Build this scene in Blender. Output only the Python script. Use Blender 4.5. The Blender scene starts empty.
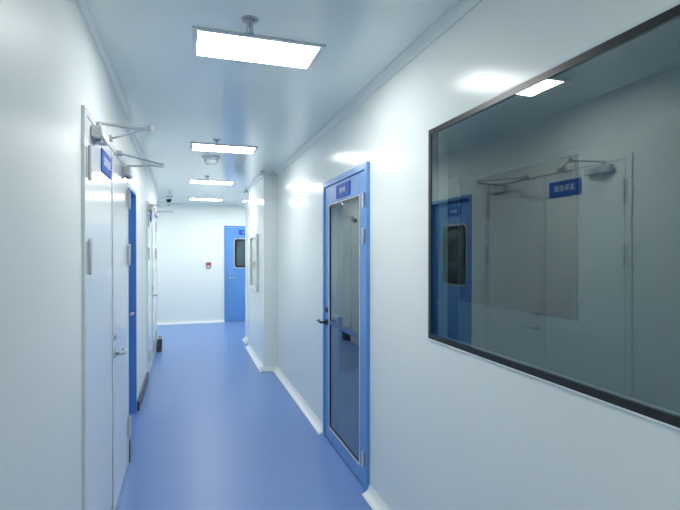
import bpy, bmesh, math
from mathutils import Vector, Matrix
scene=bpy.context.scene
COL=scene.collection
try:
    scene.view_settings.view_transform='Standard'
except Exception: pass
H=2.54; XR=1.087; XL=-0.42; XL2=-0.47; ZF=10.5

# ---------------- materials ----------------
def mat(name,col,rough=0.4,metal=0.0,spec=0.5,noise=0.0,nscale=40,bump=0.0,bscale=3.0,emit=None,estr=0):
    m=bpy.data.materials.new(name); m.use_nodes=True
    nt=m.node_tree; b=nt.nodes['Principled BSDF']
    b.inputs['Base Color'].default_value=(*col,1); b.inputs['Roughness'].default_value=rough
    b.inputs['Metallic'].default_value=metal; b.inputs['Specular IOR Level'].default_value=spec
    tc=nt.nodes.new('ShaderNodeTexCoord')
    if noise>0:
        n=nt.nodes.new('ShaderNodeTexNoise'); n.inputs['Scale'].default_value=nscale; n.inputs['Detail'].default_value=4
        nt.links.new(tc.outputs['Object'],n.inputs['Vector'])
        r=nt.nodes.new('ShaderNodeValToRGB')
        r.color_ramp.elements[0].position=0.35; r.color_ramp.elements[1].position=0.65
        r.color_ramp.elements[0].color=(*[c*(1-noise) for c in col],1)
        r.color_ramp.elements[1].color=(*[min(1,c*(1+noise)) for c in col],1)
        nt.links.new(n.outputs['Fac'],r.inputs['Fac']); nt.links.new(r.outputs['Color'],b.inputs['Base Color'])
    if bump>0:
        n=nt.nodes.new('ShaderNodeTexNoise'); n.inputs['Scale'].default_value=bscale; n.inputs['Detail'].default_value=1
        nt.links.new(tc.outputs['Object'],n.inputs['Vector'])
        bp=nt.nodes.new('ShaderNodeBump'); bp.inputs['Strength'].default_value=bump; bp.inputs['Distance'].default_value=0.02
        nt.links.new(n.outputs['Fac'],bp.inputs['Height']); nt.links.new(bp.outputs['Normal'],b.inputs['Normal'])
    if emit:
        b.inputs['Emission Color'].default_value=(*emit,1); b.inputs['Emission Strength'].default_value=estr
    return m
M_wall=mat('painted_steel_wall',(0.835,0.90,0.885),0.19,spec=0.2,noise=0.01,nscale=1.5,bump=0.02,bscale=1.5)
M_walll=mat('satin_painted_wall',(0.83,0.89,0.875),0.4,spec=0.3,noise=0.01,nscale=1.5)
M_ceil=mat('painted_steel_ceiling',(0.83,0.92,0.90),0.15,noise=0.01,nscale=1.5,bump=0.02,bscale=2)
M_floor=mat('blue_vinyl_floor',(0.165,0.29,0.60),0.33,spec=0.42,noise=0.04,nscale=60,bump=0.03,bscale=4)
M_trim=mat('white_aluminium_trim',(0.86,0.90,0.89),0.3)
M_door=mat('white_door_panel',(0.83,0.885,0.87),0.16,spec=0.4)
M_doorf=mat('pale_grey_frame',(0.70,0.77,0.78),0.3)
M_alu=mat('aluminium_light_frame',(0.72,0.77,0.79),0.35,metal=0.1)
M_blue=mat('blue_powder_coat',(0.125,0.32,0.70),0.3)
M_blued=mat('dark_blue_sign',(0.025,0.11,0.48),0.55,spec=0.2)
M_steel=mat('brushed_steel',(0.50,0.53,0.55),0.35,metal=0.7)
M_hinge=mat('bright_hinge_metal',(0.66,0.69,0.71),0.4)
M_silver=mat('silver_paint',(0.60,0.63,0.65),0.35,metal=0.3)
M_black=mat('black_rubber',(0.012,0.014,0.016),0.35)
M_dark=mat('dark_grey_base',(0.05,0.07,0.10),0.4)
M_white=mat('white_plastic',(0.88,0.9,0.9),0.35)
M_red=mat('red_plastic',(0.6,0.04,0.03),0.4)
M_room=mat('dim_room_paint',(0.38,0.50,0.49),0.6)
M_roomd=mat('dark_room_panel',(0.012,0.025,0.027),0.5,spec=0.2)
M_let=mat('white_lettering',(0.85,0.9,0.95),0.5)
M_emit=mat('light_diffuser',(0.9,0.9,0.9),0.5,emit=(1.0,0.985,0.955),estr=28)
M_roomfill=mat('added_room_fill',(0.9,0.9,0.9),0.5,emit=(0.93,1.0,0.98),estr=11)  # emitter of the added fill panel in the side room
def glassmat(name,refl,tint,rt,k=0.5):
    m=bpy.data.materials.new(name); m.use_nodes=True; nt=m.node_tree
    for n in list(nt.nodes): nt.nodes.remove(n)
    o=nt.nodes.new('ShaderNodeOutputMaterial'); mx=nt.nodes.new('ShaderNodeMixShader')
    g=nt.nodes.new('ShaderNodeBsdfGlossy'); g.inputs['Roughness'].default_value=0.0; g.inputs['Color'].default_value=(*rt,1)
    t=nt.nodes.new('ShaderNodeBsdfTransparent'); t.inputs['Color'].default_value=(*tint,1)
    lw=nt.nodes.new('ShaderNodeLayerWeight'); lw.inputs['Blend'].default_value=0.25
    ma=nt.nodes.new('ShaderNodeMath'); ma.operation='MULTIPLY_ADD'; ma.inputs[1].default_value=k; ma.inputs[2].default_value=refl; ma.use_clamp=True
    nt.links.new(lw.outputs['Fresnel'],ma.inputs[0]); nt.links.new(ma.outputs[0],mx.inputs['Fac'])
    nt.links.new(t.outputs[0],mx.inputs[1]); nt.links.new(g.outputs[0],mx.inputs[2]); nt.links.new(mx.outputs[0],o.inputs['Surface'])
    return m
M_glassd=glassmat('tinted_door_glass',0.22,(0.68,0.86,0.97),(0.90,1.0,1.0))
M_glass=glassmat('outer_window_glass',0.19,(0.84,0.94,0.93),(0.88,1.0,0.99))
M_glass2=glassmat('inner_window_glass',0.0,(0.90,0.97,0.96),(0.88,1.0,0.98),0.25)

# ---------------- geometry helpers ----------------
def addbox(bm,b):
    x0,x1,y0,y1,z0,z1=b
    vs=[bm.verts.new(p) for p in [(x0,y0,z0),(x1,y0,z0),(x1,y1,z0),(x0,y1,z0),(x0,y0,z1),(x1,y0,z1),(x1,y1,z1),(x0,y1,z1)]]
    for f in [(0,3,2,1),(4,5,6,7),(0,1,5,4),(1,2,6,5),(2,3,7,6),(3,0,4,7)]:
        bm.faces.new([vs[i] for i in f])
def finish(name,bm,m,parent=None,smooth=False,bevel=0,seg=2):
    me=bpy.data.meshes.new(name); bmesh.ops.recalc_face_normals(bm,faces=bm.faces); bm.to_mesh(me); bm.free()
    o=bpy.data.objects.new(name,me); COL.objects.link(o); me.materials.append(m)
    if smooth:
        for p in me.polygons: p.use_smooth=True
    if bevel>0:
        md=o.modifiers.new('bevel','BEVEL'); md.width=bevel; md.segments=seg; md.limit_method='ANGLE'
    if parent: o.parent=parent
    return o
def boxes(name,bl,m,parent=None,bevel=0,seg=2):
    bm=bmesh.new()
    for b in bl: addbox(bm,b)
    return finish(name,bm,m,parent,bevel=bevel,seg=seg)
def pane(name,x0,x1,y,z0,z1,m,parent):
    bm=bmesh.new(); bm.faces.new([bm.verts.new(p) for p in((x0,y,z0),(x0,y,z1),(x1,y,z1),(x1,y,z0))])
    me=bpy.data.meshes.new(name); bm.normal_update(); bm.to_mesh(me); bm.free()
    o=bpy.data.objects.new(name,me); COL.objects.link(o); me.materials.append(m); o.parent=parent
    return o
def addcyl(bm,p0,p1,r0,r1=None,n=20):
    p0=Vector(p0);p1=Vector(p1); r1=r0 if r1 is None else r1
    d=p1-p0; q=d.to_track_quat('Z','Y').to_matrix().to_4x4()
    bmesh.ops.create_cone(bm,cap_ends=True,segments=n,radius1=r0,radius2=r1,depth=d.length,matrix=Matrix.Translation((p0+p1)/2)@q)
def autos(o):
    for p in o.data.polygons: p.use_smooth=len(p.vertices)==4
    return o
def cyls(name,cl,m,parent=None,n=20):
    bm=bmesh.new()
    for c in cl: addcyl(bm,*c,n=n)
    return autos(finish(name,bm,m,parent))
def rbar(bm,p0,p1,w,t):
    p0=Vector(p0);p1=Vector(p1); d=(p1-p0); L=d.length; d.normalize()
    up=Vector((0,0,1)); s=d.cross(up).normalized(); u=s.cross(d)
    pts=[]
    for k in (p0,p1):
        for a,b in((-1,-1),(1,-1),(1,1),(-1,1)): pts.append(bm.verts.new(k+s*a*w/2+u*b*t/2))
    for f in [(0,1,2,3),(7,6,5,4),(0,4,5,1),(1,5,6,2),(2,6,7,3),(3,7,4,0)]: bm.faces.new([pts[i] for i in f])
def empty(name,loc,rotz=0):
    e=bpy.data.objects.new(name,None); e.location=loc; e.rotation_euler=(0,0,rotz); e.empty_display_size=0.1; COL.objects.link(e); return e
def tag(o,label,cat,**k):
    o['label']=label; o['category']=cat
    for a,b in k.items(): o[a]=b
    return o
def struct(o,label,cat): return tag(o,label,cat,kind='structure')
def cove(bm,p0,p1,nrm,zc,up,size):
    p0=Vector((*p0,0));p1=Vector((*p1,0));n=Vector((*nrm,0)); s=size; k=5
    prof=[(0,0)]+[(0.0,s)]+[(0.006,s)]
    for i in range(1,k+1):
        a=math.pi/2*i/k
        prof.append((0.006+(s-0.006)*(1-math.cos(a)), 0.006+(s-0.006)*(1-math.sin(a))))
    prof.append((s,0))
    ra=[bm.verts.new(p0+n*a+Vector((0,0,zc+up*b))) for a,b in prof]
    rb=[bm.verts.new(p1+n*a+Vector((0,0,zc+up*b))) for a,b in prof]
    m=len(prof)
    for i in range(m):
        j=(i+1)%m; bm.faces.new([ra[i],ra[j],rb[j],rb[i]])
    bm.faces.new(ra[::-1]); bm.faces.new(rb)

# ---------------- room shell ----------------
struct(boxes('floor',[(-1.8,3.9,-3.2,10.7,-0.1,0)],M_floor),'glossy blue vinyl corridor floor','floor')
struct(boxes('ceiling',[(-1.8,3.9,-3.2,10.7,H,H+0.1)],M_ceil),'pale grey-blue painted metal panel ceiling','ceiling')
T=0.1
WZ0,WZ1,WB,WT=0.49,1.99,1.11,2.095     # window opening
DZ0,DZ1,DT=2.75,3.77,2.09            # glass door opening
BZ0,BZ1,BT=3.98,4.84,2.09            # recessed blue door opening on the left
PZ=6.0                               # start of the projecting column
x0,x1=XR,XR+T
struct(boxes('wall_right',[(x0,x1,-3.0,WZ0,0,H),(x0,x1,WZ0,WZ1,0,WB),(x0,x1,WZ0,WZ1,WT,H),(x0,x1,WZ1,DZ0,0,H),
   (x0,x1,DZ0,DZ1,DT,H),(x0,x1,DZ1,PZ,0,H),(0.92,x1,PZ,7.6,0,H),(1.05,x1,7.6,7.9,0,H),(0.95,1.75,7.9,8.3,0,H),(1.75,1.85,8.3,ZF,0,H)],M_wall),
   'white glossy metal panel wall with stepped column','wall')
struct(boxes('wall_left',[(XL-T,XL,-3.0,3.75,0,H),(-0.56,XL2,3.75,BZ0,0,H),(-0.56,XL2,BZ0,BZ1,BT,H),(-0.66,-0.56,3.75,5.6,0,H),(-0.66,XL2,BZ1,7.85,0,H),(-1.6,XL2,7.85,8.0,0,H),(-1.7,-1.6,7.85,ZF,0,H)],M_walll),
   'white metal panel wall with doors','wall')
struct(boxes('wall_far',[(-1.7,1.85,ZF,ZF+T,0,H)],M_wall),'white end wall of the corridor','wall')
struct(boxes('wall_near',[(XL-T,XR+T,-3.1,-3.0,0,H)],M_wall),'white wall closing the corridor','wall')
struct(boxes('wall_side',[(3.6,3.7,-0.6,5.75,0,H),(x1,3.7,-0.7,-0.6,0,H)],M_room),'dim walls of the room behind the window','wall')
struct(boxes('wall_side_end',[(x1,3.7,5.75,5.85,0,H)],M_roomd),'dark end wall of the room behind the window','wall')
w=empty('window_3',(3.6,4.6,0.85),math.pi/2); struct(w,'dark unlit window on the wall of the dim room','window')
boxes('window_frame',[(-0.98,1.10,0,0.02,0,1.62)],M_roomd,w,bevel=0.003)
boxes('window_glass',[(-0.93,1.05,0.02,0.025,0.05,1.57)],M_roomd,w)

bm=bmesh.new(); s=0.055
for a,b,n in [((XR,-3),(XR,2.75),(-1,0)),((XR,3.77),(XR,PZ),(-1,0)),((XR,PZ),(0.92-s,PZ),(0,-1)),((0.92,PZ-s),(0.92,7.6),(-1,0)),
              ((1.1,7.9),(0.95-s,7.9),(0,-1)),((0.95,7.9-s),(0.95,8.3),(-1,0))]: cove(bm,a,b,n,0,1,s)
struct(finish('baseboard_right',bm,M_trim),'white coved skirting along the wall','baseboard')
bm=bmesh.new()
cove(bm,(-1.6,ZF),(0.75,ZF),(0,-1),0,1,s)
struct(finish('baseboard_far',bm,M_trim),'white coved skirting on the end wall','baseboard')
bm=bmesh.new()
for a,b,n in [((XL,-3),(XL,2.2),(1,0))]: cove(bm,a,b,n,0,1,s)
struct(finish('baseboard_left',bm,M_trim),'white coved skirting along the wall','baseboard')
struct(boxes('baseboard_side',[(XL,XL+0.02,3.68,3.75,0,0.14),(XL2,XL2+0.025,4.86,6.02,0,0.09),(XL2,XL2+0.012,3.75,3.97,0,0.1),(XL2,XL2+0.012,7.5,8.0,0,0.1)],M_dark,bevel=0.002),'dark grey metal skirting strips','baseboard')
bm=bmesh.new(); s=0.045
for a,b,n in [((XR,-3),(XR,PZ),(-1,0)),((XR,PZ),(0.92-s,PZ),(0,-1)),((0.92,PZ-s),(0.92,7.6),(-1,0)),((1.1,7.9),(0.95-s,7.9),(0,-1)),((0.95,7.9-s),(0.95,8.3),(-1,0))]:
    cove(bm,a,b,n,H,-1,s)
struct(finish('trim_1',bm,M_wall),'white coved cornice where wall meets ceiling','cornice')
bm=bmesh.new(); s=0.03
for a,b,n in [((XL,-3),(XL,3.75),(1,0)),((XL2,3.75),(XL2,8.0),(1,0))]: cove(bm,a,b,n,H,-1,s)
struct(finish('trim_2',bm,M_trim),'white coved cornice where wall meets ceiling','cornice')
bm=bmesh.new(); cove(bm,(-1.6,ZF),(1.75,ZF),(0,-1),H,-1,s)
struct(finish('trim_3',bm,M_wall),'white coved cornice on the end wall','cornice')

# ---------------- door parts ----------------
def hinge(parent,x,z,y,m=M_steel,L=0.11):
    bm=bmesh.new()
    addcyl(bm,(x,y+0.011,z-L/2),(x,y+0.011,z+L/2),0.008,n=14)
    for k in (-1,1): addcyl(bm,(x,y+0.011,z+k*L/2),(x,y+0.011,z+k*(L/2+0.007)),0.0095,0.005,n=14)
    addbox(bm,(x-0.022,x+0.022,y,y+0.004,z-L/2+0.005,z+L/2-0.005))
    return finish('hinge',bm,m,parent)
def lever(parent,x,z,y,sgn,m=M_steel):
    """lever handle with round rose and lock cylinder; points along sgn*x"""
    bm=bmesh.new()
    addcyl(bm,(x,y,z),(x,y+0.01,z),0.025); addcyl(bm,(x,y+0.01,z),(x,y+0.055,z),0.009)
    addcyl(bm,(x-0.008*sgn,y+0.05,z),(x+0.115*sgn,y+0.05,z),0.0095,0.008)
    addcyl(bm,(x+0.11*sgn,y+0.052,z),(x+0.125*sgn,y+0.03,z),0.008,0.006)
    h=autos(finish('handle',bm,m,parent))
    l=cyls('lock_cylinder',[((x,y,z+0.1),(x,y+0.008,z+0.1),0.022),((x,y+0.008,z+0.1),(x,y+0.013,z+0.1),0.01)],m,parent)
    return h
def sign(parent,x0,x1,z0,z1,y,text,m=M_blued):
    p=boxes('sign_plate',[(x0,x1,y,y+0.006,z0,z1)],m,parent,bevel=0.002); p['label']='blue sign plate with white lettering'
    cu=bpy.data.curves.new('t','FONT'); cu.body=text; cu.size=(z1-z0)*0.45; cu.align_x='CENTER'; cu.align_y='CENTER'; cu.extrude=0.0006
    t=bpy.data.objects.new('t',cu); COL.objects.link(t)
    bpy.context.view_layer.update()
    dg=bpy.context.evaluated_depsgraph_get(); me=bpy.data.meshes.new_from_object(t.evaluated_get(dg)); bpy.data.objects.remove(t)
    # local: viewed from +y, right-hand direction is -x
    me.transform(Matrix(((-1,0,0,(x0+x1)/2),(0,0,1,y+0.0068),(0,1,0,(z0+z1)/2),(0,0,0,1))))
    me.materials.clear(); me.materials.append(M_let)
    o=bpy.data.objects.new('lettering',me); COL.objects.link(o); o.parent=p
    return p
def closer(parent,x,z,y,sgn):
    """sgn: direction from hinge to free edge"""
    c=boxes('door_closer',[(x-0.10,x+0.10,y,y+0.048,z-0.026,z+0.026)],M_silver,parent,bevel=0.01,seg=3); c['label']='silver hydraulic door closer'
    px=x-0.03*sgn
    cyls('pivot',[((px,y+0.024,z+0.026),(px,y+0.024,z+0.055),0.013),((px,y+0.024,z-0.026),(px,y+0.024,z-0.04),0.015)],M_steel,c)
    bm=bmesh.new(); e=(px+0.05*sgn,y+0.24,z+0.05)
    rbar(bm,(px,y+0.024,z+0.05),e,0.022,0.008); addcyl(bm,(e[0],e[1],e[2]-0.01),(e[0],e[1],e[2]+0.02),0.013,n=14)
    finish('main_arm',bm,M_steel,c)
    bm=bmesh.new(); f=(px+0.36*sgn,y+0.02,z+0.062)
    addcyl(bm,(e[0],e[1],e[2]+0.012),f,0.006,n=12); addbox(bm,(f[0]-0.03,f[0]+0.03,y-0.002,y+0.03,f[2]-0.01,f[2]+0.012))
    finish('forearm',bm,M_steel,c)
def rframe(bm,x0,x1,z0,z1,y0,y1,r,w,n=6):
    def ring(x0,x1,z0,z1,r):
        o=[]
        for cx,cz,a0 in((x1-r,z1-r,0),(x0+r,z1-r,90),(x0+r,z0+r,180),(x1-r,z0+r,270)):
            for i in range(n+1):
                a=math.radians(a0+90*i/n); o.append((cx+r*math.cos(a),cz+r*math.sin(a)))
        return o
    O=ring(x0,x1,z0,z1,r); I=ring(x0+w,x1-w,z0+w,z1-w,max(r-w,0.005)); m=len(O)
    V=[[bm.verts.new((a,y,b)) for a,b in P] for P,y in((O,y0),(O,y1),(I,y1),(I,y0))]
    for k in range(4):
        A=V[k];B=V[(k+1)%4]
        for i in range(m):
            j=(i+1)%m; bm.faces.new([A[i],A[j],B[j],B[i]])
def porthole(leaf,x0,x1,z0,z1,y):
    bm=bmesh.new(); rframe(bm,x0-0.018,x1+0.018,z0-0.018,z1+0.018,y-0.002,y+0.005,0.06,0.025)
    f=finish('window_trim',bm,M_silver,leaf); f['label']='thin pale rounded trim'
    bm=bmesh.new(); rframe(bm,x0,x1,z0,z1,y-0.002,y+0.008,0.05,0.045)
    f=finish('window_frame',bm,M_black,leaf); f['label']='black rounded vision panel frame'
    g=boxes('window_glass',[(x0+0.02,x1-0.02,y-0.001,y+0.003,z0+0.02,z1-0.02)],M_pane,leaf); g['label']='grey glass vision panel'
M_pane=mat('grey_pane',(0.06,0.10,0.11),0.03,spec=0.6)

def white_double(name,loc,rot,text,signpos):
    e=empty(name,loc,rot); struct(e,'white double door with steel hinges and overhead closers','door')
    h=0.715
    boxes('door_frame',[(-h-0.03,-h+0.015,0,0.014,0,2.13),(h-0.015,h+0.03,0,0.014,0,2.13),(-h+0.015,h-0.015,0,0.014,2.10,2.13)],M_door,e,bevel=0.003)
    for i,s in enumerate((1,-1)):
        a,b=(0.003,h-0.018) if s>0 else (-h+0.018,-0.003)
        leaf=boxes('door_leaf',[(a,b,0.0,0.012,0.012,2.095)],M_door,e,bevel=0.003)
        hx=s*(h-0.015)
        for z in (0.28,1.5,1.9): hinge(leaf,hx,z,0.014,m=M_hinge,L=0.14)
        closer(leaf,s*(h-0.19),2.055,0.012,-s)
        if s<0: lever(leaf,-0.06,0.93,0.012,-1)
        else:
            boxes('astragal_strip',[(-0.018,0.02,0.0125,0.017,0.02,2.09)],M_doorf,leaf,bevel=0.002)
            if signpos: sign(leaf,0.06,0.36,1.92,2.035,0.0125,text)
    return e
white_double('door_1',(XL,2.93,0),-math.pi/2,'洁净走廊',True)
white_double('door_2',(XL2,6.78,0),-math.pi/2,'更衣室',True)

def blue_door(name,loc,rot,w,hs,text,depth=0.03):
    e=empty(name,loc,rot); struct(e,'blue metal door with black-framed vision panel','door')
    h=w/2; t=0.035
    boxes('door_frame',[(-h,-h+t,0,depth,0,2.09),(h-t,h,0,depth,0,2.09),(-h+t,h-t,0,depth,2.09-t,2.09)],M_blue,e,bevel=0.003)
    leaf=boxes('door_leaf',[(-h+t+0.003,h-t-0.003,0,0.022,0.01,2.09-t-0.003)],M_blue,e,bevel=0.003)
    porthole(leaf,-0.23,0.23,1.18,1.80,0.022)
    for z in (0.3,1.1,1.8): hinge(leaf,hs*(h-t-0.025),z,0.022)
    lever(leaf,-hs*(h-0.11),0.95,0.022,hs,M_steel)
    sign(leaf,-0.14,0.14,1.9,2.0,0.022,text)
    return e
blue_door('door_3',(-0.558,4.41,0),-math.pi/2,0.858,1,'缓冲间',depth=0.093)
blue_door('door_4',(1.20,ZF,0),math.pi,0.90,-1,'洁具间')

# glass blue door (in opening, right wall)
e=empty('door_5',(XR,(DZ0+DZ1)/2,0),math.pi/2); struct(e,'blue framed glass door with mid rail','door')
h=0.51
boxes('door_frame',[(-h,-h+0.045,-T,0.022,0,DT),(h-0.045,h,-T,0.022,0,DT),(-h+0.045,h-0.045,-T,0.022,DT-0.045,DT)],M_blue,e,bevel=0.004)
lx=h-0.048; gx0,gx1,gz0,gz1=-0.355,0.355,0.11,1.90
leaf=boxes('door_leaf',[(-lx,gx0,-0.03,0.012,0.01,DT-0.048),(gx1,lx,-0.03,0.012,0.01,DT-0.048),(gx0,gx1,-0.03,0.012,gz1,DT-0.048),(gx0,gx1,-0.03,0.012,0.01,gz0)],M_blue,e,bevel=0.002)
g=pane('door_glass',gx0,gx1,0.004,gz0,gz1,M_glassd,leaf); g['label']='dark tinted glass'
b=0.008
boxes('glazing_bead',[(gx0,gx0+b,-0.004,0.014,gz0,gz1),(gx1-b,gx1,-0.004,0.014,gz0,gz1),(gx0+b,gx1-b,-0.004,0.014,gz1-b,gz1),(gx0+b,gx1-b,-0.004,0.014,gz0,gz0+b)],M_doorf,leaf,bevel=0.002)
b2=b+0.014
boxes('gasket',[(gx0+b,gx0+b2,0.0,0.010,gz0+b,gz1-b),(gx1-b2,gx1-b,0.0,0.010,gz0+b,gz1-b),(gx0+b2,gx1-b2,0.0,0.010,gz1-b2,gz1-b),(gx0+b2,gx1-b2,0.0,0.010,gz0+b,gz0+b2)],M_black,leaf)
boxes('mid_rail',[(gx0+b,gx1-b,0.0,0.012,0.94,0.97)],mat('navy_rail',(0.03,0.09,0.28),0.4),leaf,bevel=0.002)
for z in (0.2,1.62,1.85): hinge(leaf,-lx,z,0.018,m=M_hinge,L=0.09)
lever(leaf,lx-0.055,0.95,0.012,1,M_black)
sign(leaf,-0.17,0.15,1.92,2.02,0.012,'缓冲间')

# big window
w=empty('window_1',(XR,(WZ0+WZ1)/2,WB),math.pi/2); struct(w,'large fixed double-glazed window with slim black frame','window')
hh=(WZ1-WZ0)/2; Z1=WT-WB
def ringboxes(hx,z0,z1,t,y0,y1): return [(-hx,-hx+t,y0,y1,z0,z1),(hx-t,hx,y0,y1,z0,z1),(-hx+t,hx-t,y0,y1,z0,z0+t),(-hx+t,hx-t,y0,y1,z1-t,z1)]
boxes('outer_frame',ringboxes(hh+0.006,-0.006,Z1+0.006,0.008,0.0,0.005),M_doorf,w,bevel=0.002)
boxes('window_frame',ringboxes(hh-0.001,0.001,Z1-0.001,0.024,-0.012,0.004),M_black,w)
boxes('window_spacer',ringboxes(hh-0.001,0.001,Z1-0.001,0.008,-0.045,-0.0125),M_dark,w)
pane('window_glass',-hh+0.020,hh-0.020,0.001,0.020,Z1-0.020,M_glass,w)
pane('window_glass',-hh+0.009,hh-0.009,-0.04,0.009,Z1-0.009,M_glass2,w)

# small window on column
w=empty('window_2',(0.92,6.85,0.97),math.pi/2); struct(w,'small observation window with white frame','window')
boxes('window_frame',ringboxes(0.37,0,0.80,0.05,0.0,0.03),M_doorf,w,bevel=0.004)
boxes('window_glass',[(-0.33,0.33,0.001,0.01,0.04,0.76)],mat('pale_pane',(0.42,0.48,0.42),0.05),w)

# ---------------- ceiling fixtures ----------------
first=None
for i,(x,z) in enumerate(((0.334,2.39),(0.334,4.75),(0.334,7.10),(0.334,9.45),(0.334,-0.55),(-1.05,9.3),(1.35,9.5))):  # unseen panel behind camera; last two added out of view to brighten far end
    e=empty('ceiling_light',(x,z,H)); tag(e,'rectangular flat LED ceiling light panel with thin metal frame','ceiling light',group='row of LED ceiling panels')
    if first is None:
        fr=boxes('light_frame',[(-0.314,-0.288,-0.164,0.164,-0.010,0),(0.288,0.314,-0.164,0.164,-0.010,0),(-0.288,0.288,-0.164,-0.138,-0.010,0),(-0.288,0.288,0.138,0.164,-0.010,0)],M_alu,e,bevel=0.003)
        di=boxes('light_diffuser',[(-0.288,0.288,-0.138,0.138,-0.009,0)],M_emit,e); first=(fr,di)
    else:
        for p in first:
            c=p.copy(); c.parent=e; COL.objects.link(c)
e=empty('ceiling_light',(1.62,3.9,H)); tag(e,'added unseen fill light panel brightening the side room','ceiling light')  # fill lamp added out of sight to brighten the room behind the glass
boxes('light_frame',[(-0.32,-0.298,-0.168,0.168,-0.010,0),(0.298,0.32,-0.168,0.168,-0.010,0),(-0.298,0.298,-0.168,-0.146,-0.010,0),(-0.298,0.298,0.146,0.168,-0.010,0)],M_alu,e)
boxes('light_diffuser',[(-0.298,0.298,-0.146,0.146,-0.010,0)],M_roomfill,e)
def sprinkler(loc):
    e=empty('sprinkler',loc); tag(e,'chrome pendent fire sprinkler head on the ceiling','sprinkler',group='ceiling sprinklers')
    cyls('escutcheon',[((0,0,0),(0,0,-0.006),0.038,0.036),((0,0,-0.006),(0,0,-0.016),0.024,0.02)],M_steel,e,n=28)
    bm=bmesh.new(); addcyl(bm,(0,0,-0.016),(0,0,-0.03),0.011)
    for s in(-1,1):
        addcyl(bm,(s*0.01,0,-0.026),(s*0.014,0,-0.045),0.0025,n=8); addcyl(bm,(s*0.014,0,-0.045),(s*0.003,0,-0.062),0.0025,n=8)
    addcyl(bm,(0,0,-0.03),(0,0,-0.06),0.003,n=8)
    finish('sprinkler_body',bm,M_steel,e)
    bm=bmesh.new(); addcyl(bm,(0,0,-0.062),(0,0,-0.064),0.009,n=16)
    for k in range(12):
        a=k*math.pi/6; rbar(bm,(0.006*math.cos(a),0.006*math.sin(a),-0.063),(0.022*math.cos(a),0.022*math.sin(a),-0.063),0.005,0.002)
    finish('deflector',bm,M_steel,e)
for p in((0.26,2.09,H),(0.25,4.42,H),(0.25,6.6,H)): sprinkler(p)
e=empty('smoke_detector',(0.24,5.25,H)); tag(e,'round white smoke detector on the ceiling','smoke detector')
cyls('detector_base',[((0,0,0),(0,0,-0.022),0.095)],M_white,e,n=32)
cyls('detector_head',[((0,0,-0.022),(0,0,-0.07),0.072,0.066),((0,0,-0.07),(0,0,-0.085),0.055,0.045)],M_doorf,e,n=32)
e=empty('security_camera',(-0.33,9.2,H)); tag(e,'small white dome security camera with black lens','security camera')
cyls('camera_base',[((0,0,0),(0,0,-0.05),0.07,0.065)],M_white,e,n=28)
bm=bmesh.new(); bmesh.ops.create_uvsphere(bm,u_segments=24,v_segments=12,radius=0.052,matrix=Matrix.Translation((0,0,-0.06)))
finish('camera_dome',bm,M_black,e,smooth=True)

# wall call point on far wall
e=empty('alarm_button',(0.42,ZF+0.003,1.24),math.pi); tag(e,'small white and red alarm button box on the end wall','alarm button')
boxes('button_housing',[(-0.05,0.05,0,0.035,-0.055,0.055)],M_dark,e,bevel=0.005)
boxes('button_face',[(-0.035,0.035,0.035,0.042,-0.01,0.04)],M_red,e,bevel=0.003)
boxes('button_label',[(-0.035,0.035,0.035,0.039,-0.045,-0.018)],M_white,e)
# small dark bin standing by the wall
e=empty('waste_bin',(XL2+0.055,7.72,0)); tag(e,'small dark waste bin standing against the wall','waste bin')
bm=bmesh.new(); addbox(bm,(-0.035,0.035,-0.10,0.10,0,0.20))
for v in bm.verts:
    if v.co.z<0.01: v.co.x*=0.85; v.co.y*=0.88
finish('bin_body',bm,M_dark,e,bevel=0.01)
boxes('bin_rim',[(-0.038,-0.028,-0.103,0.103,0.198,0.212),(0.028,0.038,-0.103,0.103,0.198,0.212),(-0.028,0.028,-0.103,-0.091,0.198,0.212),(-0.028,0.028,0.091,0.103,0.198,0.212)],M_doorf,e,bevel=0.003)

# ---------------- camera ----------------
cd=bpy.data.cameras.new('camera'); cam=bpy.data.objects.new('camera',cd); COL.objects.link(cam)
cd.sensor_width=36; cd.lens=36*470/680; cd.clip_start=0.02
cam.location=(0,0,1.52); cam.rotation_euler=(math.radians(90-0.37),0,math.radians(-17.92))
scene.camera=cam
wd=bpy.data.worlds.new('world'); scene.world=wd; wd.use_nodes=True
wd.node_tree.nodes['Background'].inputs[0].default_value=(0.7,0.8,0.9,1); wd.node_tree.nodes['Background'].inputs[1].default_value=0.3
